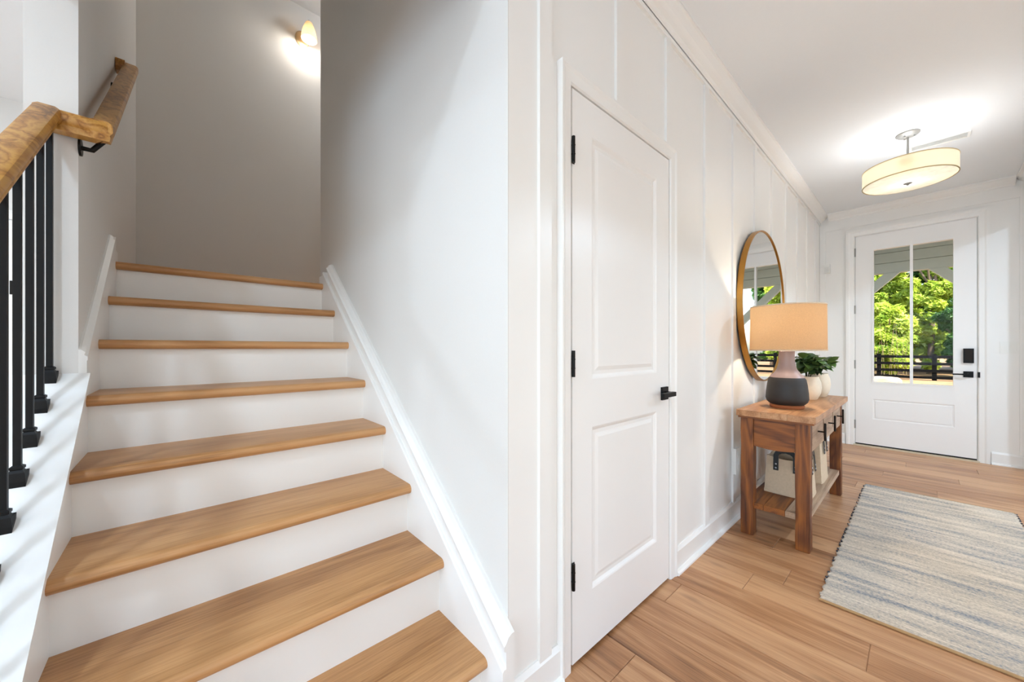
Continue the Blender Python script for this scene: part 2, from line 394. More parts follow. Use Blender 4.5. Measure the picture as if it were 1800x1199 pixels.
# floor: slab, then the planks one by one in the hall
fl = boxes('floor', M_FLOOR, [(XB, 4.2, -5.5, YC, -.08, -.004), (XW-.115, 4.2, YC, YE+.02, -.08, -.004)])
struct(fl, 'oak coloured plank floor')
PW = .18; rows = []
y = 1.63 - PW*14
while y < YE:
    rows.append(y); y += PW
fixed = {1.63: -.777, 1.99: -.568, 2.53: -.567}
plank_cache = {}
def plank_mesh(L, W):
    key = (round(L, 3), round(W, 3))
    if key not in plank_cache:
        bm = bmesh.new(); g = .0009
        v = box(bm, -L/2+g, L/2-g, -W/2+g, W/2-g, -.004, 0)
        top = [e for e in bm.edges if all(abs(q.co.z) < 1e-6 for q in e.verts)]
        bmesh.ops.bevel(bm, geom=top, offset=.0016, segments=1, affect='EDGES')
        bmesh.ops.recalc_face_normals(bm, faces=bm.faces)
        me = bpy.data.meshes.new('plank'); bm.to_mesh(me); bm.free(); me.materials.append(M_FLOOR); plank_cache[key] = me
    return plank_cache[key]
for i, yr in enumerate(rows):
    y1 = min(yr+PW, YE-.005)
    x_lo, x_hi = (XW-.01, XR) if yr > YC else (-.87 if yr+PW > TL-.14 else -1.6, 2.6)
    off = fixed.get(round(yr, 2))
    if off is None: off = -.80 + ((i*.37) % 1.0)*1.22
    xs = []; xx = off
    while xx > x_lo + .06: xx -= 1.22
    xx += 1.22
    xs = [x_lo]
    while xx < x_hi - .06: xs.append(xx); xx += 1.22
    xs.append(x_hi)
    for a, b in zip(xs, xs[1:]):
        o = bpy.data.objects.new('plank', plank_mesh(b-a, y1-yr)); C.objects.link(o)
        o.location = ((a+b)/2, (yr+y1)/2, 0); o.parent = fl

# ------------------------------------------------------------------ hall wall dressing
BT = .012
batten_y = [.873, 2.26, 2.738, 3.216, 3.694, 4.185, 4.665, 5.145, 5.625]
FZ = 2.685
for y in batten_y:
    boxes('batten', M_TRIM, [(XW, XW+BT, y, y+.058, .112, FZ)], wall_left, bevel=.002)
for y in (1.33, 1.775):
    boxes('batten', M_TRIM, [(XW, XW+BT, y, y+.05, DZ+.072, FZ)], wall_left, bevel=.002)
boxes('frieze_board', M_TRIM, [(XW, XW+BT+.001, YC+.001, YE, FZ, ZC-.085)], wall_left, bevel=.002)
def baseprof(x, s):   # profile (x,z): board with bevelled top and shoe moulding; s = direction into the room
    return [(x, 0), (x+s*.033, 0), (x+s*.033, .010), (x+s*.027, .018), (x+s*.016, .021), (x+s*.016, .108), (x+s*.006, .124), (x, .124)]
def bb(name, axis, pos, s, a, b):
    bm = bmesh.new(); prism(bm, baseprof(pos, s), a, b, axis); return struct(finish(bm, name, M_TRIM))
bb('baseboard_left', 'Y', XW, 1, D1+.065, YE-.02); bb('baseboard_corner', 'Y', XW, 1, YC+.002, D0-.062)
bb('baseboard_right', 'Y', XR, -1, OP1, YE-.02)
bb('baseboard_entry_right', 'X', YE, -1, E1+.085, XR-.02)
bb('baseboard_entry_left', 'X', YE, -1, XW+.035, E0-.085)
# crown: stepped cove
def crownprof(x, s):
    z = ZC
    pts = [(0, 0), (.085, 0), (.085, -.012), (.076, -.016), (.066, -.030), (.056, -.042), (.040, -.054), (.026, -.062), (.020, -.074), (.013, -.078), (.013, -.090), (0, -.090)]
    return [(x+s*a, z+b) for a, b in pts]
def crown(name, axis, pos, s, a, b):
    bm = bmesh.new(); prism(bm, crownprof(pos, s), a, b, axis); return struct(finish(bm, name, M_TRIM))
crown('trim_1', 'Y', XW, 1, YC+.001, YE); crown('trim_2', 'Y', XR, -1, YC, YE); crown('trim_3', 'X', YE, -1, XW+.085, XR-.085)
# entry wall flat boards
we = bpy.data.objects['wall_entry']
for a, b in ((XW+.002, XW+.06), (XR-.06, XR-.002)):
    boxes('batten', M_TRIM, [(a, b, YE-BT, YE, .124, FZ)], we, bevel=.002)
boxes('frieze_board', M_TRIM, [(XW+.06, XR-.06, YE-BT, YE, 2.60, ZC-.085)], we, bevel=.002)

# ------------------------------------------------------------------ panelled doors
def panel_face(bm, W, H, T, panels, P, prof):
    """slab W x H x T; P(a,b,c): a across, b up, c out of the face (0 = face). panels: (a0,a1,b0,b1). prof: (inset, depth) steps"""
    as_ = sorted({0, W} | {p[0] for p in panels} | {p[1] for p in panels})
    bs_ = sorted({0, H} | {p[2] for p in panels} | {p[3] for p in panels})
    V = {}
    def vert(a, b, c):
        k = (round(a, 5), round(b, 5), round(c, 5))
        if k not in V: V[k] = bm.verts.new(P(a, b, c))
        return V[k]
    for a0, a1 in zip(as_, as_[1:]):
        for b0, b1 in zip(bs_, bs_[1:]):
            ca, cb = (a0+a1)/2, (b0+b1)/2
            if any(p[0] < ca < p[1] and p[2] < cb < p[3] for p in panels): continue
            bm.faces.new([vert(a0, b0, 0), vert(a1, b0, 0), vert(a1, b1, 0), vert(a0, b1, 0)])
    for p in panels:
        ring = [(p[0], p[2]), (p[1], p[2]), (p[1], p[3]), (p[0], p[3])]; d0, i0 = 0, 0
        cs = [(1, 1), (-1, 1), (-1, -1), (1, -1)]
        prev = [vert(a, b, 0) for a, b in ring]
        for ins, dep in prof:
            cur = [vert(a+s[0]*ins, b+s[1]*ins, -dep) for (a, b), s in zip(ring, cs)]
            for i in range(4): bm.faces.new((prev[i], prev[(i+1) % 4], cur[(i+1) % 4], cur[i]))
            prev = cur
        bm.faces.new(prev)
    back = [vert(a, b, -T) for a, b in ((0, 0), (W, 0), (W, H), (0, H))]
    bm.faces.new(back[::-1])
    def side(pts):
        bm.faces.new([vert(*q) for q in pts])
    side([(a, 0, 0) for a in as_] + [(W, 0, -T), (0, 0, -T)]); side([(a, H, 0) for a in as_[::-1]] + [(0, H, -T), (W, H, -T)])
    side([(0, b, 0) for b in bs_] + [(0, H, -T), (0, 0, -T)]); side([(W, b, 0) for b in bs_[::-1]] + [(W, 0, -T), (W, H, -T)])
RAISED = [(.006, .002), (.016, .009), (.030, .009), (.046, .004)]

# closet door in the hall wall
d1 = holder('door_1', (XW, D0, 0), 'white two panel closet door with black lever')
FX = .012     # slab face a touch proud of the wall plane, behind the casing
bm = bmesh.new(); W = D1-D0-.006; H = DZ-.016
panel_face(bm, W, H, .038, [(.118, .118+.512, .222, .838), (.118, .118+.512, 1.02, 1.95-.012)], lambda a, b, c: (FX+c, .003+a, .014+b), RAISED)
slab = finish(bm, 'door_slab', M_DOOR, d1)
Wd = D1-D0
def casing(parent, P, lo, hi, top, wd=.060):
    """three lengths of stepped casing; P maps (across, out, up) to local coordinates"""
    prof = [(0, .012), (.006, .018), (.040, .020), (.052, .026), (wd, .026)]    # (distance from opening, thickness)
    def run(name, f):
        bm = bmesh.new()
        A = [];
        for end in (0, 1):
            A.append([bm.verts.new(P(*f(d, t, end))) for d, t in prof] + [bm.verts.new(P(*f(prof[-1][0], 0, end))), bm.verts.new(P(*f(0, 0, end)))])
        n = len(A[0])
        for i in range(n): bm.faces.new((A[0][i], A[0][(i+1) % n], A[1][(i+1) % n], A[1][i]))
        bm.faces.new(A[0]); bm.faces.new(A[1][::-1])
        return finish(bm, name, M_TRIM, parent)
    run('casing', lambda d, t, e: (lo-d, t, 0 if e == 0 else top+d))
    run('casing', lambda d, t, e: (hi+d, t, 0 if e == 0 else top+d))
    run('casing', lambda d, t, e: ((lo-d if e == 0 else hi+d), t, top+d))
casing(d1, lambda a, o, u: (o, a, u), -.006, Wd+.006, DZ+.006)
boxes('jamb', M_TRIM, [(-.115, 0, -.012, 0, 0, DZ+.012), (-.115, 0, Wd, Wd+.012, 0, DZ+.012), (-.115, 0, 0, Wd, DZ, DZ+.012)], d1)
boxes('door_gap_shade', M_DARKGAP, [(-.10, -.03, 0, Wd, .0, .016)], d1)  # dark strip painted in for the shade under the closet door
for z in (.335, 1.095, 1.858):
    bm = bmesh.new(); lathe(bm, [(0, -.047), (.0065, -.047), (.0065, .047), (0, .047)], 12, (FX+.008, .0, z))
    for q in (-.016, .016): lathe(bm, [(.0072, q-.0015), (.0078, q), (.0072, q+.0015)], 12, (FX+.008, .0, z))
    box(bm, FX, FX+.002, .002, .014, z-.046, z+.046)
    finish(bm, 'hinge', M_HINGE, d1, smooth=True)
hy, hz = 1.742-D0, .932
hd = boxes('lever_handle', M_BLACK, [(FX, FX+.009, hy-.031, hy+.031, hz-.031, hz+.031)], d1, bevel=.002)
bm = bmesh.new(); tube(bm, [(FX+.009, hy, hz), (FX+.044, hy, hz)], .011, 16); finish(bm, 'spindle', M_BLACK, hd, smooth=True)
boxes('lever', M_BLACK, [(FX+.036, FX+.054, hy-.105, hy+.016, hz-.010, hz+.010)], hd, bevel=.003)

# entry door with glass
d2 = holder('door_2', (0, YE, 0), 'white front door with two tall glass panes')
EW = E1-E0; EH = EZ-.03
GX0, GX1, GZ0, GZ1 = -.372, .247, .745, 2.305
fy = -.004
boxes('stile', M_DOOR, [(E0+.003, GX0, fy, .042, .03, EZ-.003)], d2); boxes('stile', M_DOOR, [(GX1, E1-.003, fy, .042, .03, EZ-.003)], d2)
boxes('top_rail', M_DOOR, [(GX0, GX1, fy, .042, GZ1, EZ-.003)], d2)
bm = bmesh.new()
panel_face(bm, GX1-GX0, GZ0-.03, .046, [(.005, GX1-GX0-.005, .295, .53)], lambda a, b, c: (GX0+a, fy-c, .03+b), [(.004, .004), (.014, .007), (.022, .002)])
finish(bm, 'bottom_panel', M_DOOR, d2)
mx = -.0625
boxes('glazing_bead', M_DOOR, [(GX0, GX0+.014, fy-.008, .05, GZ0, GZ1), (GX1-.014, GX1, fy-.008, .05, GZ0, GZ1), (GX0+.014, GX1-.014, fy-.008, .05, GZ0, GZ0+.014), (GX0+.014, GX1-.014, fy-.008, .05, GZ1-.014, GZ1)], d2, bevel=.002)
boxes('muntin', M_DOOR, [(mx-.012, mx+.012, fy-.004, .046, GZ0+.014, GZ1-.014)], d2, bevel=.003)
for a, b in ((GX0+.014, mx-.012), (mx+.012, GX1-.014)):
    boxes('pane', M_GLASS, [(a, b, .018, .022, GZ0+.014, GZ1-.014)], d2)
casing(d2, lambda a, o, u: (a, -o, u), E0-.004, E1+.004, EZ+.004, .075)
boxes('jamb', M_TRIM, [(E0-.014, E0, .0, .14, 0, EZ+.014), (E1, E1+.014, .0, .14, 0, EZ+.014), (E0, E1, .0, .14, EZ, EZ+.014)], d2)
boxes('weather_seal', M_GREYHINGE, [(E0, E0+.003, .006, .03, .03, EZ), (E1-.003, E1, .006, .03, .03, EZ), (E0, E1, .006, .03, EZ-.003, EZ)], d2)
boxes('threshold', M_ALU, [(E0-.014, E1+.014, -.035, .12, 0, .014)], d2, bevel=.003)
boxes('door_sweep', M_SEAL, [(E0+.003, E1-.003, .004, .03, .014, .03)], d2)
for z in (.25, .96, 1.61, 2.29):
    bm = bmesh.new(); lathe(bm, [(0, -.05), (.007, -.05), (.007, .05), (0, .05)], 12, (E0, -.010, z)); finish(bm, 'hinge', M_GREYHINGE, d2, smooth=True)
lk = boxes('keypad_lock', M_BLACK, [(.298, .366, fy-.026, fy, 1.0, 1.148)], d2, bevel=.008)
bm = bmesh.new(); box(bm, .308, .356, fy-.030, fy-.026, 1.03, 1.135); finish(bm, 'keypad', M_IRON, lk, bevel=.0015)
lv = boxes('lever_handle', M_BLACK, [(.298, .364, fy-.010, fy, .853, .915)], d2, bevel=.003)
bm = bmesh.new(); tube(bm, [(.331, fy-.008, .884), (.331, fy-.05, .884)], .010, 14); finish(bm, 'spindle', M_BLACK, lv, smooth=True)
boxes('lever', M_BLACK, [(.225, .342, fy-.056, fy-.042, .877, .891)], lv, bevel=.003)
boxes('strike_plate', M_BLACK, [(E1+.001, E1+.016, -.024, -.012, .855, .91)], d2, bevel=.002)

# partly seen door behind the balusters
d3 = holder('door_3', (XB, 0, 0), 'white door beyond the stair balusters')
bm = bmesh.new()
panel_face(bm, .76, 1.98, .03, [(.12, .64, .22, .84), (.12, .64, 1.02, 1.86)], lambda a, b, c: (.028+c, -.83-a, .014+b), RAISED)
finish(bm, 'door_slab', M_DOOR, d3)
casing(d3, lambda a, o, u: (o, a, u), -1.59, -.83, 2.0)
for z in (.3, 1.55):
    boxes('hinge', M_HINGE, [(.028, .036, -.838, -.826, z-.045, z+.045)], d3)

# ------------------------------------------------------------------ staircase
st = thing('staircase', (SX, (TL+TR)/2, 0), 'wooden staircase with oak treads and white risers going up to a landing', 'staircase')
ox, oy = SX, (TL+TR)/2
wid = TR-TL
def tread_mesh():
    bm = bmesh.new()
    prof = [(0.0-.020, 0)]
    pts = []
    for i in range(9):      # bullnose
        a = PI/2 - PI*i/8
        pts.append((-.019+.019*math.cos(a), -.019+.019*math.sin(a)))
    pts = [(-.30, 0)] + pts + [(-.30, -.038)]
    prism(bm, pts, -wid/2, wid/2, 'Y')
    bmesh.ops.recalc_face_normals(bm, faces=bm.faces)
    me = bpy.data.meshes.new('tread'); bm.to_mesh(me); bm.free(); me.materials.append(M_TREAD)
    for f in me.polygons: f.use_smooth = True
    me.set_sharp_from_angle(angle=R(40))
    return me
def riser_mesh(h):
    bm = bmesh.new(); box(bm, -.055, -.035, -wid/2, wid/2, -h, -.038)
    me = bpy.data.meshes.new('riser'); bmesh.ops.recalc_face_normals(bm, faces=bm.faces); bm.to_mesh(me); bm.free(); me.materials.append(M_TRIM); return me
tm, rm = tread_mesh(), riser_mesh(RISE)
for k in range(1, 9):
    if k < 8:
        o = bpy.data.objects.new('tread', tm); C.objects.link(o); o.location = (nose(k)-ox, 0, RISE*k); o.parent = st
    o = bpy.data.objects.new('riser', rm); C.objects.link(o); o.location = (nose(k)-ox, 0, RISE*k); o.parent = st
# landing: nosing board and floor boards
xn = nose(8)
bm = bmesh.new(); pts = []
for i in range(9):
    a = PI/2 - PI*i/8; pts.append((-.019+.019*math.cos(a), -.019+.019*math.sin(a)))
prism(bm, [(-.09, 0)] + pts + [(-.09, -.038)], -wid/2, wid/2, 'Y')
o = finish(bm, 'landing_nosing', M_TREAD, st, smooth=True); o.location = (xn-ox, 0, RISE*8)
struct(boxes('floor_landing', M_TREAD, [(XB, xn-.09, YL, YC, RISE*8-.10, RISE*8), (XB, XRE, YC, 2.2, RISE*8-.10, RISE*8)]), 'oak floor of the stair landing')
# skirt boards: profiles (y, height above the nosing line) swept up the slope
def slope_sweep(name, prof, x0, x1):
    bm = bmesh.new()
    A = [bm.verts.new((x0-ox, y-oy, max(0, slope_z(x0)+z))) for y, z in prof]; B = [bm.verts.new((x1-ox, y-oy, slope_z(x1)+(z if z > -.4 else -1.2))) for y, z in prof]
    n = len(prof)
    for i in range(n): bm.faces.new((A[i], A[(i+1) % n], B[(i+1) % n], B[i]))
    bm.faces.new(A); bm.faces.new(B[::-1])
    return finish(bm, name, M_TRIM, st)
XS0, XS1 = XW+.030, nose(8)+.045
slope_sweep('skirt_board', [(YC, -.42), (TR, -.42), (TR, .058), (TR+.005, .063), (YC, .063)], XS0, nose(8)-.02)
slope_sweep('skirt_moulding', [(YC, .063), (.711, .063), (.711, .112), (.704, .117), (.703, .130), (.712, .138), (.719, .150), (.732, .157), (YC, .157)], XS0, XS1)
boxes('skirt_end_block', M_TRIM, [(nose(8)-.09-ox, nose(8)-.02-ox, TR-oy, YC-oy, RISE*8-.20, RISE*8+.055)], st)
slope_sweep('skirt_board', [(YL, -.42), (TL, -.42), (TL, .105), (YL, .105)], XLE, nose(8)-.02)
slope_sweep('skirt_moulding', [(YL, .105), (YL+.021, .105), (YL+.021, .118), (YL+.013, .124), (YL+.016, .134), (YL+.006, .142), (YL, .142)], XLE, nose(8)+.03)
boxes('skirt_end_block', M_TRIM, [(nose(8)-.09-ox, nose(8)-.02-ox, YL-oy, TL-oy, RISE*8-.20, RISE*8+.055)], st)
# knee wall (closed stringer) with its sloping cap
CU = .062     # cap top above the nosing line
def ksl(x): return slope_z(x)+CU
bm = bmesh.new(); x0, x1 = -.62, XLE
kw = holder('wall_knee', (XLE, YL, 0), 'white sloping knee wall under the balusters')
pts = [(x0, 0), (x0, ksl(x0)-.022), (x1, ksl(x1)-.022), (x1, 0)]
prism(bm, [(a-XLE, b) for a, b in pts], -.14, TL-YL, 'Y'); finish(bm, 'wall_panel', M_TRIM, kw)
bm = bmesh.new(); x0 = -.58
pts = [(x0, ksl(x0)-.022), (x0, ksl(x0)), (x1, ksl(x1)), (x1, ksl(x1)-.022)]
prism(bm, [(a-XLE, b) for a, b in pts], -.165, TL+.008-YL, 'Y'); finish(bm, 'sloping_cap', M_TRIM, kw, bevel=.003)

# ------------------------------------------------------------------ railing
RY = -.318; SL = RISE/RUN
rl = thing('stair_railing', (XLE+.02, RY, ksl(XLE+.02)), 'oak handrail on black iron balusters beside the stairs, turning onto the wall', 'railing')
lx, ly, lz = rl.location
def railprof(wd=.058, h=.066):
    hw = wd/2   # (across, up) with eased top and finger groove
    return [(-hw*.72, 0), (hw*.72, 0), (hw*.80, .012), (hw*.74, .020), (hw, .032), (hw, h-.016), (hw*.88, h-.005), (hw*.6, h), (-hw*.6, h), (-hw*.88, h-.005), (-hw, h-.016), (-hw, .032), (-hw*.74, .020), (-hw*.80, .012)]
def rail_run(name, sections):
    """sections: list of (origin, across vector) ; up is +z"""
    bm = bmesh.new(); rings = []
    for o, a in sections:
        o = Vector(o); a = Vector(a)
        rings.append([bm.verts.new(o + a*p + Vector((0, 0, q)) - Vector((lx, ly, lz))) for p, q in railprof()])
    n = len(rings[0])
    for A, B in zip(rings, rings[1:]):
        for i in range(n): bm.faces.new((A[i], A[(i+1) % n], B[(i+1) % n], B[i]))
    bm.faces.new(rings[0][::-1]); bm.faces.new(rings[-1])
    return finish(bm, name, M_RAIL, rl, smooth=True)
ZL = 1.856; XJ = -1.878; WY = -.204      # level turn height, its centre line x, wall rail centre y
# lower flight rail: z of underside at x
def lowz(x): return ZL + .024 - SL*(x - XJ)
rail_run('handrail', [((-.62, RY, lowz(-.62)), (0, 1, 0)), ((XJ+.029, RY, lowz(XJ+.029)), (0, 1, 0))])
# level return: across the wall end, mitred
rail_run('handrail_turn', [((XJ, RY-.029, ZL), (1, 0, 0)), ((XJ, RY+.029, ZL), (1, 0, 0)), ((XJ, WY-.026, ZL), (1, 0, 0)), ((XJ, WY+.0, ZL), (.97, .4, 0)), ((XJ-.004, WY+.003, ZL), (.7, .85, 0))])
XEND = -2.86
rail_run('wall_handrail', [((XJ+.024, WY, ZL), (0, 1, 0)), ((XJ-.012, WY, ZL+.004), (0, 1, 0)), ((XEND+.03, WY, ZL+.004+SL*(XJ-.012-XEND-.03)), (0, 1, 0)), ((XEND, WY+.0, ZL+.004+SL*(XJ-.012-XEND)), (0, 1, 0))])
ze = ZL+.004+SL*(XJ-.012-XEND)
rail_run('wall_return', [((XEND+.012, WY-.02, ze-.006), (1, 0, 0)), ((XEND+.012, YL+.002, ze-.006), (1, 0, 0))])
for xb in (XJ-.045, XEND+.16):
    zb = ZL+SL*(XJ-.012-xb)
    bm = bmesh.new(); tube(bm, [(xb-lx, YL-ly, zb-.045-lz), (xb-lx, YL+.03-ly, zb-.045-lz), (xb-lx, WY-ly, zb-.004-lz)], .008, 10)
    tube(bm, [(xb-lx, YL-ly, zb-.045-lz), (xb-lx, YL+.006-ly, zb-.045-lz)], .028, 20)
    finish(bm, 'rail_bracket', M_HINGE, rl, smooth=True)
# balusters with their shoes
xs_b = [-1.889 + .1045*i for i in range(13)]
bw = .0068
for xb in xs_b:
    if xb > -.66: break
    zb = ksl(xb); zt = lowz(xb)+.012
    bm = bmesh.new(); box(bm, xb-bw-lx, xb+bw-lx, RY-bw-ly, RY+bw-ly, zb-.004-lz, zt-lz)
    bl = finish(bm, 'baluster', M_BLACK, rl, bevel=.0012)
    bm = bmesh.new()
    def ring(hw, z, sl=True): return [bm.verts.new((xb+a*hw-lx, RY+b*hw-ly, z-lz-(SL*a*hw if sl else 0))) for a, b in ((-1, -1), (1, -1), (1, 1), (-1, 1))]
    rs = [ring(.016, zb-.001), ring(.0165, zb+.014), ring(.014, zb+.024, False), ring(.0095, zb+.031, False), ring(.0115, zb+.034, False), ring(.0115, zb+.040, False), ring(.0075, zb+.043, False)]
    for A, B in zip(rs, rs[1:]):
        for i in range(4): bm.faces.new((A[i], A[(i+1) % 4], B[(i+1) % 4], B[i]))
    bm.faces.new(rs[0][::-1]); bm.faces.new(rs[-1])
    finish(bm, 'shoe', M_BLACK, bl)

# ------------------------------------------------------------------ stairwell sconce
sy, sz = .905, 4.16
sc = thing('wall_sconce', (XB, sy, sz), 'lit wall sconce with frosted bell glass shade high above the stair landing', 'lamp')
bm = bmesh.new(); lathe(bm, [(0, 0), (.062, 0), (.062, .006), (.052, .016), (.02, .022), (0, .022)], 32)
for v in bm.verts: v.co = Vector((v.co.z, v.co.x-.03, v.co.y*1.25+.0))
finish(bm, 'backplate', plain('satin_brass_plate', (206, 180, 140), .4, metal=.2), sc, smooth=True)
bm = bmesh.new(); tube(bm, [(.018, -.02, .03), (.06, -.01, .07), (.10, 0, .115), (.125, 0, .12), (.13, 0, .10)], .007, 10); finish(bm, 'arm', M_NICKEL, sc, smooth=True)
bm = bmesh.new(); lathe(bm, [(.022, .10), (.030, .09), (.042, .06), (.056, .02), (.064, -.02), (.068, -.06), (.066, -.065), (.062, -.02), (.050, .03), (.034, .075), (.022, .094)], 32, (.13, 0, 0)); finish(bm, 'glass_shade', M_FROST, sc, smooth=True)
bm = bmesh.new(); bmesh.ops.create_uvsphere(bm, u_segments=16, v_segments=10, radius=.022); 
for v in bm.verts: v.co += Vector((.13, 0, .0))
finish(bm, 'bulb', M_BULB, sc, smooth=True)
light('sconce_glow', 'POINT', (XB+.13, sy, sz-.075), 4.5, (1, .94, .86), shadow_soft_size=.03)

# unseen flush light added round the corner to brighten the stairwell walls
ul = thing('landing_fill_light', (-3.4, 1.65, ZT), 'added unseen flush ceiling light above the stair landing round the corner', 'lamp')
bm = bmesh.new(); lathe(bm, [(0, 0), (.15, 0), (.15, -.02), (.14, -.025), (0, -.025)], 40); finish(bm, 'base', M_NICKEL, ul, smooth=True)
bm = bmesh.new(); lathe(bm, [(.14, -.025), (.13, -.05), (.09, -.075), (0, -.085)], 40); finish(bm, 'glass_bowl', M_BULB, ul, smooth=True)
light('landing_fill_glow', 'POINT', (-3.4, 1.65, ZT-.16), 9, (.84, .95, 1.10), shadow_soft_size=.08)

# ------------------------------------------------------------------ ceiling lamp
cx, cy = -.062, 4.15
cl = thing('ceiling_lamp', (cx, cy, ZC), 'round cream drum shade lamp hanging from the hall ceiling', 'lamp')
bm = bmesh.new(); lathe(bm, [(0, 0), (.066, 0), (.066, -.008), (.054, -.020), (.02, -.028), (0, -.028)], 40); finish(bm, 'canopy', M_NICKEL, cl, smooth=True)
bm = bmesh.new(); tube(bm, [(0, 0, -.02), (0, 0, -.262)], .007, 12); finish(bm, 'stem', M_NICKEL, cl, smooth=True)
for a in (0, 2*PI/3, 4*PI/3):
    bm = bmesh.new(); tube(bm, [(0, 0, -.255), (.252*math.cos(a), .252*math.sin(a), -.250)], .003, 8); finish(bm, 'spider_arm', M_NICKEL, cl)
for a in (0, 2.1, 4.2):
    bm = bmesh.new(); lathe(bm, [(0, 0), (.006, 0), (.006, -.006), (0, -.008)], 10, (.035*math.cos(a), .035*math.sin(a), -.024)); finish(bm, 'screw', M_NICKEL, cl, smooth=True)
Z1, Z0, RD = -.245, -.368, .255
bm = bmesh.new(); lathe(bm, [(RD, Z0), (RD, Z1), (RD-.003, Z1), (RD-.003, Z0), (RD, Z0)], 72); finish(bm, 'drum_shade', M_DRUM, cl, smooth=True)
for z in (Z0+.003, Z1-.003):
    bm = bmesh.new(); lathe(bm, [(RD+.001, z-.003), (RD+.002, z), (RD+.001, z+.003), (RD-.004, z+.003), (RD-.004, z-.003), (RD+.001, z-.003)], 72); finish(bm, 'shade_rim', plain('shade_trim', (206, 184, 140), .8) if 'shade_trim' not in MATS else MATS['shade_trim'], cl, smooth=True)
bm = bmesh.new(); lathe(bm, [(0, Z0-.014), (.12, Z0-.010), (RD-.012, Z0-.002), (RD-.004, Z0+.004), (RD-.012, Z0+.002), (.12, Z0-.006), (0, Z0-.010)], 72); finish(bm, 'diffuser', M_DIFF, cl, smooth=True)
bm = bmesh.new(); lathe(bm, [(0, Z0-.030), (.006, Z0-.028), (.008, Z0-.022), (.022, Z0-.018), (.026, Z0-.012), (0, Z0-.012)], 24); finish(bm, 'finial', M_NICKEL, cl, smooth=True)
for a in (.5, 2.6, 4.7):
    bm = bmesh.new(); bmesh.ops.create_uvsphere(bm, u_segments=12, v_segments=8, radius=.028)
    for v in bm.verts: v.co += Vector((.17*math.cos(a), .17*math.sin(a), Z0+.06))
    finish(bm, 'bulb', M_BULB, cl, smooth=True)
light('ceiling_lamp_glow', 'POINT', (cx, cy, ZC+Z0+.04), 7, (.88, .95, 1.06), shadow_soft_size=.05)

# ceiling register
rg = thing('ceiling_register', (.10, 4.49, ZC), 'white slatted air register in the hall ceiling beside the drum lamp', 'vent')
boxes('frame', M_PLASTIC, [(-.16, .16, -.06, -.045, -.007, 0), (-.16, .16, .045, .06, -.007, 0), (-.16, -.145, -.045, .045, -.007, 0), (.145, .16, -.045, .045, -.007, 0)], rg, bevel=.002)
for i in range(7):
    yy = -.039 + i*.013
    bm = bmesh.new(); v = box(bm, -.145, .145, yy-.005, yy+.005, -.005, -.003)
    for q in v: q.co.z += (q.co.y-yy)*.4
    finish(bm, 'slat', M_PLASTIC, rg)

# unseen recessed lights added behind the camera and beside the hall, for brightness
rec_proto = None
for (x, y) in ((.2, -1.3), (2.2, -1.3), (.2, -3.6), (2.2, -3.6), (-2.4, -1.7), (-2.4, -3.8), (-.5, -1.1), (1.5, 2.0), (1.5, 3.9)):
    if rec_proto is None:
        bm = bmesh.new(); lathe(bm, [(.055, -.001), (.078, -.003), (.082, 0), (.078, 0), (.055, 0)], 32); ra = finish(bm, 'trim_ring', M_PLASTIC, smooth=True)
        bm = bmesh.new(); lathe(bm, [(0, -.002), (.056, -.002)], 32); rb = finish(bm, 'lens', M_BULB)
    t = thing('recessed_fill_light', (x, y, ZC), ('added unseen recessed light in the great room ceiling' if y < .7 else 'added unseen recessed light in the side room ceiling'), 'lamp', 'added recessed ceiling lights')
    if rec_proto is None: ra.parent = t; rb.parent = t; rec_proto = (ra, rb)
    else:
        for s in rec_proto: c = s.copy(); C.objects.link(c); c.parent = t
    light('recessed_fill_glow', 'AREA', (x, y, ZC-.012), (16 if x == -.5 else 5 if x > 0 else 15) if y < .7 else (2 if y < 3 else 36), (.74, .95, 1.18), shape='DISK', size=.15)

# ------------------------------------------------------------------ console table
tb = thing('console_table', (-.5725, 3.24, 0), 'rustic wooden console table with three drawers against the white hall wall', 'table')
tx, ty = -.5725, 3.24
def tbx(name, mat, l, parent=tb, bevel=.004):
    return boxes(name, mat, [(a-tx, b-tx, c-ty, d-ty, e, f) for a, b, c, d, e, f in l], parent, bevel=bevel)
X0, X1, Y0, Y1 = -.768, -.380, 2.575, 3.905
nb = 3
for i in range(nb):
    a = X0 + (X1-X0)*i/nb; b = X0+(X1-X0)*(i+1)/nb
    tbx('top_board', M_TOP, [(a+.0006, b-.0006, Y0, Y1, .734, .770)], bevel=.003)
tbx('top_edge_moulding', M_TABLEX, [(X0+.008, X1-.010, Y0+.010, Y1-.010, .722, .734)])
LW = .068
for a in (X0+.016, X1-.030-LW):
    for b in (Y0+.030, Y1-.030-LW):
        bm = bmesh.new(); v = box(bm, a-tx, a+LW-tx, b-ty, b+LW-ty, 0, .722)
        bmesh.ops.subdivide_edges(bm, edges=[e for e in bm.edges if abs(e.verts[0].co.z-e.verts[1].co.z) > .5], cuts=9)
        for q in bm.verts:
            if q.co.z < .70: q.co.x += random.uniform(-.0015, .0015); q.co.y += random.uniform(-.0015, .0015)
        finish(bm, 'leg', M_TABLEZ, tb, bevel=.005)
la, lb = X0+.016, X1-.030
def apron_arch(bm, y0, y1, x0, x1, z0, z1, dip):
    n = 12; pts = [(x0, z1)]
    for i in range(n+1):
        t = i/n; pts.append((x0+(x1-x0)*t, z0 - dip*math.sin(PI*t) + dip*.4))
    pts.append((x1, z1)); prism(bm, [(p-tx, q) for p, q in pts], y0-ty, y1-ty, 'Y')
for b in (Y0+.042, Y1-.066):
    bm = bmesh.new(); apron_arch(bm, b, b+.022, la+LW, lb-LW, .548, .722, .010); finish(bm, 'side_panel', M_TABLEX, tb)
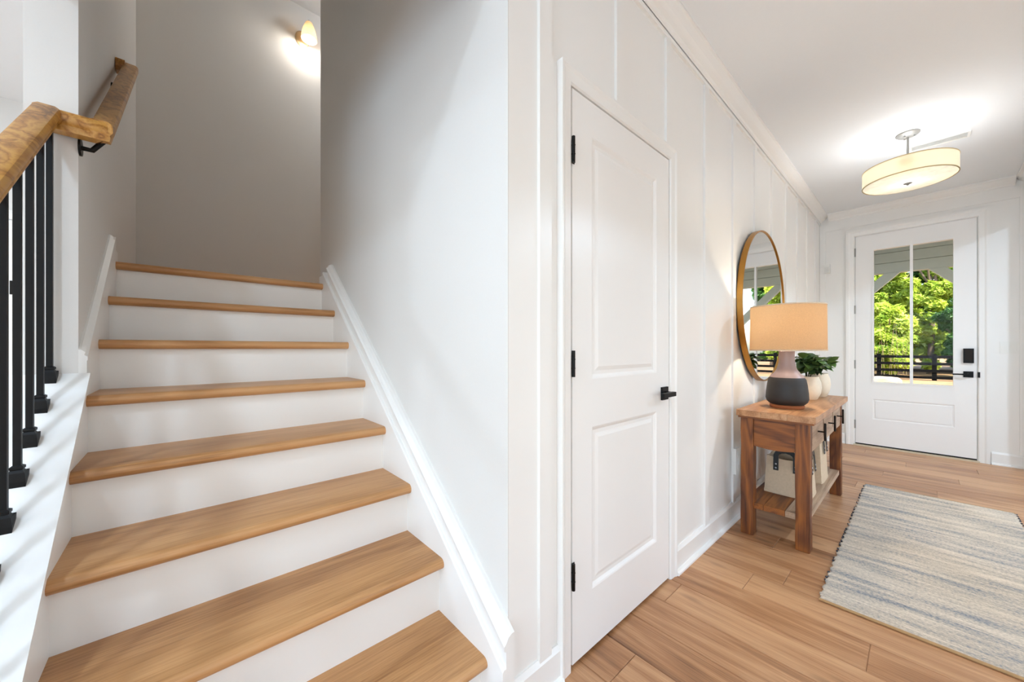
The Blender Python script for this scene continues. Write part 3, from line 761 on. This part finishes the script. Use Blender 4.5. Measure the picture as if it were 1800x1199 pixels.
tbx('back_panel', M_TABLE, [(la+.012, la+.030, Y0+.030+LW, Y1-.030-LW, .55, .722)])
fx = lb
ya, yb = Y0+.030+LW, Y1-.030-LW
tbx('drawer_rail', M_DRAWER, [(fx-.026, fx-.006, ya, yb, .553, .588)])
tbx('drawer_rail', M_DRAWER, [(fx-.026, fx-.006, ya, yb, .708, .722)])
for i in range(3):
    a = ya+(yb-ya)*i/3; b = ya+(yb-ya)*(i+1)/3
    if i: tbx('drawer_divider', M_DRAWER, [(fx-.026, fx-.006, a-.012, a+.012, .588, .708)])
    dr = tbx('drawer', M_DRAWER, [(fx-.026, fx-.003, a+.016, b-.016, .592, .704)], bevel=.003)
    m = (a+b)/2
    bm = bmesh.new(); tube(bm, [(fx-.003-tx, m-ty, .648), (fx+.030-tx, m-ty, .648)], .0045, 10); finish(bm, 'pull_stem', M_IRON, dr, smooth=True)
    bm = bmesh.new(); tube(bm, [(fx+.031-tx, m-ty, .595), (fx+.031-tx, m-ty, .600), (fx+.031-tx, m-ty, .696), (fx+.031-tx, m-ty, .701)], [.004, .0062, .0062, .004], 12); finish(bm, 'pull_bar', M_IRON, dr, smooth=True)
for i in range(3):
    a = la+.010 + (lb-la-.02)*i/3; b = la+.010+(lb-la-.02)*(i+1)/3
    tbx('shelf_board', M_DRAWER if i == 2 else M_TABLE, [(a+.001, b-.001, Y0+.045, Y1-.045, .166, .200)], bevel=.003)

# ------------------------------------------------------------------ table lamp
tl = thing('table_lamp', (-.571, 2.885, .770), 'table lamp with charcoal and mauve ceramic base and linen drum shade', 'lamp')
bm = bmesh.new(); lathe(bm, [(0, 0), (.086, 0), (.091, .006), (.091, .020), (.086, .024), (0, .024)], 56); finish(bm, 'foot', M_TERRA, tl, smooth=True)
bm = bmesh.new(); lathe(bm, [(0, .022), (.084, .022), (.094, .028), (.106, .040), (.113, .060), (.111, .100), (.105, .150), (.099, .182), (.090, .196), (0, .198)], 56); finish(bm, 'body', M_CLAY, tl, smooth=True)
bm = bmesh.new(); lathe(bm, [(.0, .196), (.092, .195), (.086, .206), (.068, .222), (.054, .244), (.046, .270), (.042, .300), (.041, .340), (.043, .362), (.0, .364)], 56); finish(bm, 'neck', M_MAUVE, tl, smooth=True)
bm = bmesh.new(); tube(bm, [(0, 0, .36), (0, 0, .50)], .009, 12); lathe(bm, [(0, .44), (.017, .44), (.017, .50), (0, .50)], 16); finish(bm, 'socket', M_GOLD, tl, smooth=True)
bm = bmesh.new(); lathe(bm, [(0, .50), (.015, .505), (.030, .545), (.028, .57), (.012, .59), (0, .592)], 20); finish(bm, 'bulb', M_BULB, tl, smooth=True)
SR, SB, ST = .200, .368, .648
bm = bmesh.new(); lathe(bm, [(SR, SB), (SR*.985, ST), (SR*.985-.002, ST), (SR-.002, SB), (SR, SB)], 72); shd = finish(bm, 'shade', M_SHADE, tl, smooth=True)
for z, r in ((SB, SR), (ST, SR*.985)):
    bm = bmesh.new(); lathe(bm, [(r+.0012, z-.004), (r+.002, z), (r+.0012, z+.004), (r-.004, z+.004), (r-.004, z-.004), (r+.0012, z-.004)], 72); finish(bm, 'rim', M_CANVAS, shd, smooth=True)
for a in (0, 2*PI/3, 4*PI/3):
    bm = bmesh.new(); tube(bm, [(0, 0, ST-.03), (SR*.98*math.cos(a), SR*.98*math.sin(a), ST-.012)], .0025, 8); finish(bm, 'spider_arm', M_NICKEL, shd)
light('table_lamp_glow', 'POINT', (-.571, 2.885, .770+.525), 40, (1, .86, .68), shadow_soft_size=.03)

# ------------------------------------------------------------------ mirror
mr = thing('round_mirror', (XW+BT, 3.372, 1.475), 'large round mirror with thin brass frame hanging behind the table lamp', 'mirror')
MR = .578
def lathe_x(bm, prof, seg=96):
    lathe(bm, prof, seg)
    for v in bm.verts: v.co = Vector((v.co.z, v.co.x, v.co.y))
bm = bmesh.new(); lathe_x(bm, [(MR-.004, 0), (MR, .003), (MR, .036), (MR-.002, .038), (MR-.008, .038), (MR-.010, .036), (MR-.010, .026), (MR-.03, .0), (MR-.004, 0)]); finish(bm, 'frame', M_GOLD, mr, smooth=True)
bm = bmesh.new(); lathe_x(bm, [(0, .030), (MR-.009, .030), (MR-.009, .026), (0, .026)]); finish(bm, 'mirror_glass', M_MIRROR, mr)
bm = bmesh.new(); lathe_x(bm, [(0, .0), (MR-.012, .0), (MR-.012, .018), (0, .018)], 64); finish(bm, 'backing', M_FRAMEBACK, mr)

# ------------------------------------------------------------------ potted plants
def leaf_mesh(L, W, fold, name):
    bm = bmesh.new(); n = 6; rows_ = []
    for i in range(n+1):
        t = i/n; wd = W*math.sin(PI*min(1, t*.96+.04))**.8*(1-.15*t); z = -.25*L*t*t
        rows_.append([bm.verts.new((L*t, -wd, z+fold*wd)), bm.verts.new((L*t, 0, z)), bm.verts.new((L*t, wd, z+fold*wd))])
    for A, B in zip(rows_, rows_[1:]):
        for k in (0, 1): bm.faces.new((A[k], A[k+1], B[k+1], B[k]))
    me = bpy.data.meshes.new(name); bm.to_mesh(me); bm.free()
    for f in me.polygons: f.use_smooth = True
    return me
LEAFS = []
for m_, nm in ((M_LEAF, 'leaf'), (M_LEAF2, 'leaf')):
    me = leaf_mesh(.072, .027, .3, nm); me.materials.append(m_); LEAFS.append(me)
def plant(loc, h, r, label, nleaf, seed, spread, tall):
    rnd = random.Random(seed)
    t = thing('potted_plant', loc, label, 'plant', 'potted plants on the console table')
    bm = bmesh.new()
    lathe(bm, [(0, 0), (r*.62, 0), (r*.70, .006), (r*.93, h*.28), (r, h*.52), (r*.95, h*.75), (r*.80, h*.95), (r*.82, h), (r*.76, h), (r*.74, h*.93), (0, h*.9)], 48)
    pot = finish(bm, 'pot', M_POT, t, smooth=True)
    bm = bmesh.new(); lathe(bm, [(0, h*.945), (r*.72, h*.935)], 24); finish(bm, 'soil', M_SOIL, pot)
    for s in range(7):
        a = rnd.uniform(0, 2*PI); top = Vector((math.cos(a)*spread*rnd.uniform(.3, 1), math.sin(a)*spread*rnd.uniform(.3, 1), h+tall*rnd.uniform(.55, 1)))
        base = Vector((math.cos(a)*.012, math.sin(a)*.012, h*.94)); mid = base.lerp(top, .55) + Vector((0, 0, .02))
        bm = bmesh.new(); tube(bm, [base, mid, top], [.0028, .0022, .0014], 6); finish(bm, 'stem', M_STEM, t, smooth=True)
        for q in range(nleaf//7):
            f = rnd.uniform(.25, 1); p = base.lerp(mid, f*2) if f < .5 else mid.lerp(top, f*2-1)
            lf = bpy.data.objects.new('leaf', LEAFS[rnd.random() < .4]); C.objects.link(lf); lf.parent = t
            lf.location = p; k = rnd.uniform(.75, 1.25); lf.scale = (k, k, k)
            lf.rotation_euler = (rnd.uniform(-.6, .6), rnd.uniform(-.8, .6), rnd.uniform(0, 2*PI))
plant((-.560, 3.485, .770), .172, .080, 'leafy green plant in a cream pot right behind the table lamp', 126, 3, .085, .17)
plant((-.540, 3.745, .770), .185, .078, 'leafy green plant in a cream pot at the far end of the console table', 98, 11, .095, .15)

# ------------------------------------------------------------------ storage baskets
def basket(loc, wx, wy, h, label, seed):
    rnd = random.Random(seed)
    t = thing('storage_basket', loc, label, 'basket', 'canvas baskets under the console table')
    n = 8; levels = 7
    def loop(z, infl, ins=0):
        hx, hy = wx/2*(1-infl)-ins, wy/2*(1-infl)-ins; pts = []
        for (sx, sy_), (ex, ey) in (((-1, -1), (1, -1)), ((1, -1), (1, 1)), ((1, 1), (-1, 1)), ((-1, 1), (-1, -1))):
            for i in range(n):
                u = i/n; x = sx+(ex-sx)*u; y = sy_+(ey-sy_)*u
                k = 1/(max(abs(x), abs(y))**0 * (1+.06*(abs(x)*abs(y))**4))
                pts.append((x*hx*k, y*hy*k, z))
        return pts
    rnd_ = [rnd.uniform(-.003, .003) for _ in range(400)]
    bm = bmesh.new(); rings = []
    for j in range(levels+1):
        tt = j/levels; pts = loop(h*tt, .10*tt)
        rings.append([bm.verts.new((p[0]*(1+rnd_[(j*32+i) % 400]*2), p[1]*(1+rnd_[(j*17+i*3) % 400]*2), p[2]-(.012*(math.sin(i/ (4*n)*4*PI)**2) if j == levels else 0))) for i, p in enumerate(pts)])
    for j in range(levels, 0, -1):
        tt = j/levels; rings.append([bm.verts.new((p[0], p[1], max(.006, rings[j][i].co.z-.002))) for i, p in enumerate(loop(h*tt, .10*tt, .006))])
    m = 4*n
    for A, B in zip(rings, rings[1:]):
        for i in range(m): bm.faces.new((A[i], A[(i+1) % m], B[(i+1) % m], B[i]))
    bm.faces.new(rings[0][::-1]); bm.faces.new(rings[-1])
    finish(bm, 'body', M_CANVAS, t, smooth=True)
    bm = bmesh.new(); pts = loop(.004, -.012); pts2 = loop(.012, -.012); pts3 = loop(.014, .0); pts0 = loop(.001, .0)
    rr = [[bm.verts.new(p) for p in q] for q in (pts0, pts, pts2, pts3)]
    for A, B in zip(rr, rr[1:]):
        for i in range(m): bm.faces.new((A[i], A[(i+1) % m], B[(i+1) % m], B[i]))
    finish(bm, 'bottom_hem', M_CANVAS, t)
    for ax, sgn in (('y', -1), ('x', 1)):
        hw = (wy if ax == 'y' else wx)/2*.91
        sp = .052
        pts = []
        for k in range(15):
            tt = k/14
            if tt < .28: a, z, o = -sp, h-.085+.095*(tt/.28), .004
            elif tt > .72: a, z, o = sp, h-.085+.095*((1-tt)/.28), .004
            else:
                u = (tt-.28)/.44; a, z, o = -sp*math.cos(PI*u), h+.010+.035*math.sin(PI*u), .004
            lean = (1-z/h)*0
            pts.append((a, sgn*(hw+o+ .035*(1-z/h)*.5), z))
        bm = bmesh.new(); A = []
        for i, p in enumerate(pts):
            d = Vector(pts[min(i+1, 14)])-Vector(pts[max(i-1, 0)]); d.y = 0; d.normalize(); nn = Vector((-d.z, 0, d.x))
            q = Vector(p); r4 = [q+nn*.014, q+nn*.014+Vector((0, sgn*.004, 0)), q-nn*.014+Vector((0, sgn*.004, 0)), q-nn*.014]
            if ax == 'x': r4 = [Vector((v.y, v.x, v.z)) for v in r4]
            A.append([bm.verts.new(v) for v in r4])
        for P_, Q_ in zip(A, A[1:]):
            for i in range(4): bm.faces.new((P_[i], P_[(i+1) % 4], Q_[(i+1) % 4], Q_[i]))
        bm.faces.new(A[0]); bm.faces.new(A[-1][::-1])
        hd = finish(bm, 'handle', M_LEATHER, t)
        for a in (-sp, sp):
            for z in (h-.070, h-.045):
                bm = bmesh.new(); lathe(bm, [(0, .004), (.004, .003), (.0055, 0), (0, 0)], 10)
                off = sgn*(hw+.008+.035*(1-z/h)*.5)
                for v in bm.verts:
                    c = Vector((v.co.x+a, sgn*v.co.z+off, v.co.y+z)); v.co = c if ax == 'y' else Vector((c.y, c.x, c.z))
                finish(bm, 'rivet', M_RIVET, hd, smooth=True)
basket((-.578, 3.005, .200), .250, .235, .240, 'canvas basket with black leather handles on the shelf under the table lamp', 2)
basket((-.578, 3.452, .200), .250, .270, .285, 'canvas basket with black leather handles on the shelf behind another basket', 5)

# ------------------------------------------------------------------ rug
rx0, rx1, ry0, ry1 = -.308, .440, 2.165, 4.275
rug = thing('runner_rug', ((rx0+rx1)/2, (ry0+ry1)/2, 0), 'flat woven runner rug in faded beige and blue grey stripes on the hall floor', 'rug')
bm = bmesh.new(); nr = 264; L = ry1-ry0; hwid = (rx1-rx0)/2; prev = None
def ruledge(j): return .004*math.sin(j*.7)+.0025*math.sin(j*2.3+1)
for j in range(nr+1):
    y = -L/2+L*j/nr; z = .0105 + .0016*math.sin(PI*j)*0 + (.0018 if j % 2 else 0)
    e0 = ruledge(j); e1 = ruledge(j*1.37+5)
    row = [bm.verts.new((-hwid+e0, y, 0.0005)), bm.verts.new((-hwid+e0, y, z-.002)), bm.verts.new((-hwid+.006+e0, y, z))] + [bm.verts.new((-hwid+.006+(2*hwid-.012)*i/10, y, z)) for i in range(1, 10)] + [bm.verts.new((hwid-.006+e1, y, z)), bm.verts.new((hwid+e1, y, z-.002)), bm.verts.new((hwid+e1, y, .0005))]
    if prev:
        for a in range(len(row)-1): bm.faces.new((prev[a], prev[a+1], row[a+1], row[a]))
    prev = row
finish(bm, 'woven_field', M_RUG, rug)
for s in (-1, 1):
    bm = bmesh.new(); tube(bm, [(-hwid+i*2*hwid/24, s*(L/2+.002), .0065) for i in range(25)], .006, 10); finish(bm, 'end_binding', M_RUGEDGE, rug, smooth=True)
bm = bmesh.new(); rnd = random.Random(4)
for s in (-1, 1):
    for j in range(60):
        if rnd.random() < .4: continue
        y = -L/2+L*(j+.5)/60; y += rnd.uniform(-.01, .01); q = s*(hwid+.003)
        tube(bm, [(q, y-.006, .005), (q+s*.003, y, .007), (q, y+.006, .005)], .0042, 6)
o = finish(bm, 'edge_yarn', M_RUGKNOT, rug); o['kind'] = 'stuff'

M_PALE = plain('pale_wool', (226, 224, 218), .95, var=.05, bump=.4, scale=90, spec=.1)  # for unseen rugs added so the floor bounces less orange light
for nm, x0, x1, y0, y1, lab in (('bounce_rug', -1.2, 3.4, -4.6, -.9, 'large pale rug added unseen on the great room floor for neutral bounce light'), ('bounce_rug', 1.3, 3.7, 1.6, 5.2, 'pale rug added unseen on the side room floor for neutral bounce light')):
    t = thing(nm, ((x0+x1)/2, (y0+y1)/2, .001), lab, 'rug')
    boxes('pile', M_PALE, [(-(x1-x0)/2, (x1-x0)/2, -(y1-y0)/2, (y1-y0)/2, 0, .012)], t, bevel=.003)
    for sg in (-1, 1): boxes('border_binding', M_RUGEDGE, [(-(x1-x0)/2, (x1-x0)/2, sg*(y1-y0)/2-.012, sg*(y1-y0)/2+.012, 0, .009)], t)

# ------------------------------------------------------------------ small wall things
sw = thing('light_switch', (.595, YE-.0, 1.157), 'white three gang light switch plate on the wall right of the front door', 'switch')
boxes('plate', M_PLASTIC, [(-.070, .070, -.006, 0, -.058, .058)], sw, bevel=.002)
for i in (-1, 0, 1):
    boxes('toggle', M_PLASTIC, [(i*.046-.016, i*.046+.016, -.009, -.005, -.033, .033)], sw, bevel=.002)
cb = thing('door_chime', (-.773, YE-BT, 2.135), 'small white sensor box on the wall left of the front door', 'sensor')
boxes('housing', M_PLASTIC, [(-.030, .030, -.026, 0, -.055, .055)], cb, bevel=.004)
boxes('faceplate', plain('sensor_face', (214, 213, 208), .45), [(-.022, .022, -.029, -.026, -.045, .02)], cb, bevel=.001)
ot = thing('wall_outlet', (XW+BT, 2.755, .40), 'white electrical outlet on the hall wall beside the console table leg', 'outlet')
boxes('plate', M_PLASTIC, [(0, .022, -.036, .036, -.085, .085)], ot, bevel=.003)
for z in (-.04, .04):
    boxes('socket', M_PLASTIC, [(.022, .025, -.017, .017, z-.017, z+.017)], ot, bevel=.002)

# ------------------------------------------------------------------ porch
YP = 8.5
struct(boxes('porch_floor', M_DECK, [(-3.2, 3.2, YE+.14, 8.9, -.35, -.03)]), 'grey concrete porch floor')
pr = holder('porch_roof', label='grey green porch roof with beam and braces')
boxes('ceiling_board', M_PORCH, [(-3.2, 3.2, YE+.14+i*.14, YE+.14+i*.14+.134, 2.86, 2.88) for i in range(19)], pr)['kind'] = 'structure'
bm = bmesh.new(); prism(bm, [(YE+.14, 2.88), (YE+.14, 4.6), (9.0, 3.0), (9.0, 2.88)], -3.4, 3.4, 'X'); finish(bm, 'roof_deck', M_PORCHW, pr)
for i in range(3):
    boxes('beam_board', M_PORCH, [(-3.2, 3.2, YP, YP+.14, 2.372+i*.163, 2.372+i*.163+.157)], pr)
boxes('fascia_board', M_PORCHW, [(-3.3, 3.3, 8.86, 8.89, 2.44, 2.88)], pr)
for x in (-1.14, 1.02):
    boxes('post', M_PORCH, [(x-.075, x+.075, YP-.005, YP+.145, -.03, 2.372)], pr, bevel=.006)
    s = 1 if x < 0 else -1
    bm = bmesh.new()
    pts = [(x+s*.075, 1.50), (x+s*.93, 2.372), (x+s*.755, 2.372), (x+s*.075, 1.68)]
    prism(bm, pts, YP+.02, YP+.12, 'Y'); finish(bm, 'brace', M_PORCH, pr)

# ------------------------------------------------------------------ yard
bm = bmesh.new(); box(bm, -60, 60, 8.9, 120, -.6, -.35)
struct(finish(bm, 'yard_ground', M_GROUND), 'tan bare ground of the yard')
YF = 26.0
fn = thing('ranch_fence', (0, YF, -.35), 'black four rail ranch fence across the yard', 'fence')
rails_z = (.752, .424, .097, -.215)
px = [.45 + 1.823*i for i in range(-7, 8)]
for x in px:
    bm = bmesh.new(); box(bm, x-.075, x+.075, -.07, .07, 0, 1.24); finish(bm, 'post', M_FENCE, fn, bevel=.01)
for z in rails_z:
    for a, b in zip(px, px[1:]):
        boxes('rail', M_FENCE, [(a+.004, b-.004, -.11, -.072, z+.35-.065, z+.35+.065)], fn)
bm = bmesh.new()
bmesh.ops.create_icosphere(bm, subdivisions=3, radius=1)
rnd = random.Random(9)
for v in bm.verts:
    k = 1+.12*math.sin(v.co.x*5+1)*math.cos(v.co.y*4)+rnd.uniform(-.03, .03)
    v.co = Vector((max(-.85, min(.85, v.co.x))*.85*k, max(-.8, min(.8, v.co.y))*.5*k, max(-.7, min(.6, v.co.z))*.36*k))
st_ = finish(bm, 'boulder', M_STONE, smooth=True); st_.location = (-1.2, 21.5, -.24); tag(st_, 'flat tan boulder on the bare ground in front of the fence', 'rock')

def tree(x, y, hgt, rad, mat, seed, label, leafsize, count, squash=1.0):
    rnd = random.Random(seed)
    t = thing('leafy_tree', (x, y, -.35), label, 'tree', 'trees beyond the fence')
    bm = bmesh.new(); tube(bm, [(0, 0, 0), (rnd.uniform(-.2, .2), 0, hgt*.35), (rnd.uniform(-.4, .4), 0, hgt*.8)], [.16, .12, .04], 10)
    for k in range(6):
        a = rnd.uniform(0, 2*PI); z = hgt*rnd.uniform(.3, .6)
        tube(bm, [(0, 0, z), (math.cos(a)*rad*.4, math.sin(a)*rad*.4, z+hgt*.12), (math.cos(a)*rad*.75, math.sin(a)*rad*.75, z+hgt*.2)], [.07, .05, .02], 7)
    finish(bm, 'trunk', M_BARK, t, smooth=True)
    verts, faces = [], []
    clumps = []
    for k in range(64):
        a = rnd.uniform(0, 2*PI); zz = rnd.random(); rr = rad*math.sqrt(rnd.random())*(math.sin(PI*(.12+.8*zz))**.6)
        clumps.append((math.cos(a)*rr, math.sin(a)*rr, hgt*(.06+.92*zz), rnd.uniform(.45, .95)*rad*.36))
    for k in range(count):
        cxx, cyy, czz, cr_ = clumps[rnd.randrange(len(clumps))]
        d = Vector((rnd.gauss(0, 1), rnd.gauss(0, 1), rnd.gauss(0, .7))).normalized()*cr_*rnd.uniform(.55, 1.0)
        p = Vector((cxx, cyy, czz))+d
        nrm = (d.normalized()*.6+Vector((rnd.gauss(0, .5), rnd.gauss(0, .5), rnd.gauss(.6, .5)))).normalized()
        u = nrm.orthogonal().normalized(); u.rotate(Matrix.Rotation(rnd.uniform(0, 2*PI), 3, nrm)); v = nrm.cross(u)
        L_ = leafsize*rnd.uniform(.6, 1.3); b = len(verts)
        verts += [p-u*L_, p+v*L_*.45, p+u*L_, p-v*L_*.45]; faces.append((b, b+1, b+2, b+3))
    me = bpy.data.meshes.new('foliage'); me.from_pydata([tuple(q) for q in verts], [], faces); me.materials.append(mat)
    o = bpy.data.objects.new('foliage', me); C.objects.link(o); o.parent = t; o['kind'] = 'stuff'
    return t
LB = ['bright yellow green leafy tree beyond the black fence', 'mid green leafy tree beyond the black fence', 'deep green shady tree beyond the black fence']
spec = []
for r, (y, xs_, h) in enumerate(((30.0, (-1.2, 1.7), 4.4), (32.6, (-5.6, -2.6, .4, 3.4), 8.5), (35.6, (-7.4, -4.2, -1.1, 2.0, 5.7), 9.5), (39.0, (-9.4, -6.0, -2.7, .6, 3.9, 7.2), 10.5), (42.6, (-8.0, -4.4, -1.0, 2.4, 5.8), 12))):
    for i, x in enumerate(xs_):
        spec.append((x, y, h*(.92+.08*((i*7+r*3) % 3)), (1.05, 1.2, 1.25, 1.35, 1.4)[r], ((0, 2), (0, 0, 0, 1), (1, 0, 0, 1, 0), (2, 1, 0, 2, 1, 2), (2, 2, 1, 2, 2))[r][i]))
for i, (x, y, h, r_, m) in enumerate(spec):
    tree(x, y, h, r_, M_FOL[m], 20+i, LB[m], .20 if y < 35 else .30, 17000 if y < 37 else 12000)
rnd = random.Random(5)
for i in range(22):
    x = -3.2+i*.13+rnd.uniform(-.03, .03); y = 27.6+rnd.uniform(-.4, .6); hh = rnd.uniform(1.8, 2.9)
    bm = bmesh.new(); tube(bm, [(0, 0, 0), (rnd.uniform(-.06, .06), 0, hh*.5), (rnd.uniform(-.12, .12), 0, hh)], [.013, .010, .006], 6)
    o = finish(bm, 'sapling_stem', plain('pale_stem', (118, 104, 70), .9) if 'pale_stem' not in MATS else MATS['pale_stem'], smooth=True)
    o.location = (x, y, -.35); tag(o, 'thin pale bare stem standing among the trees just beyond the fence', 'sapling', 'bare stems beyond the fence')
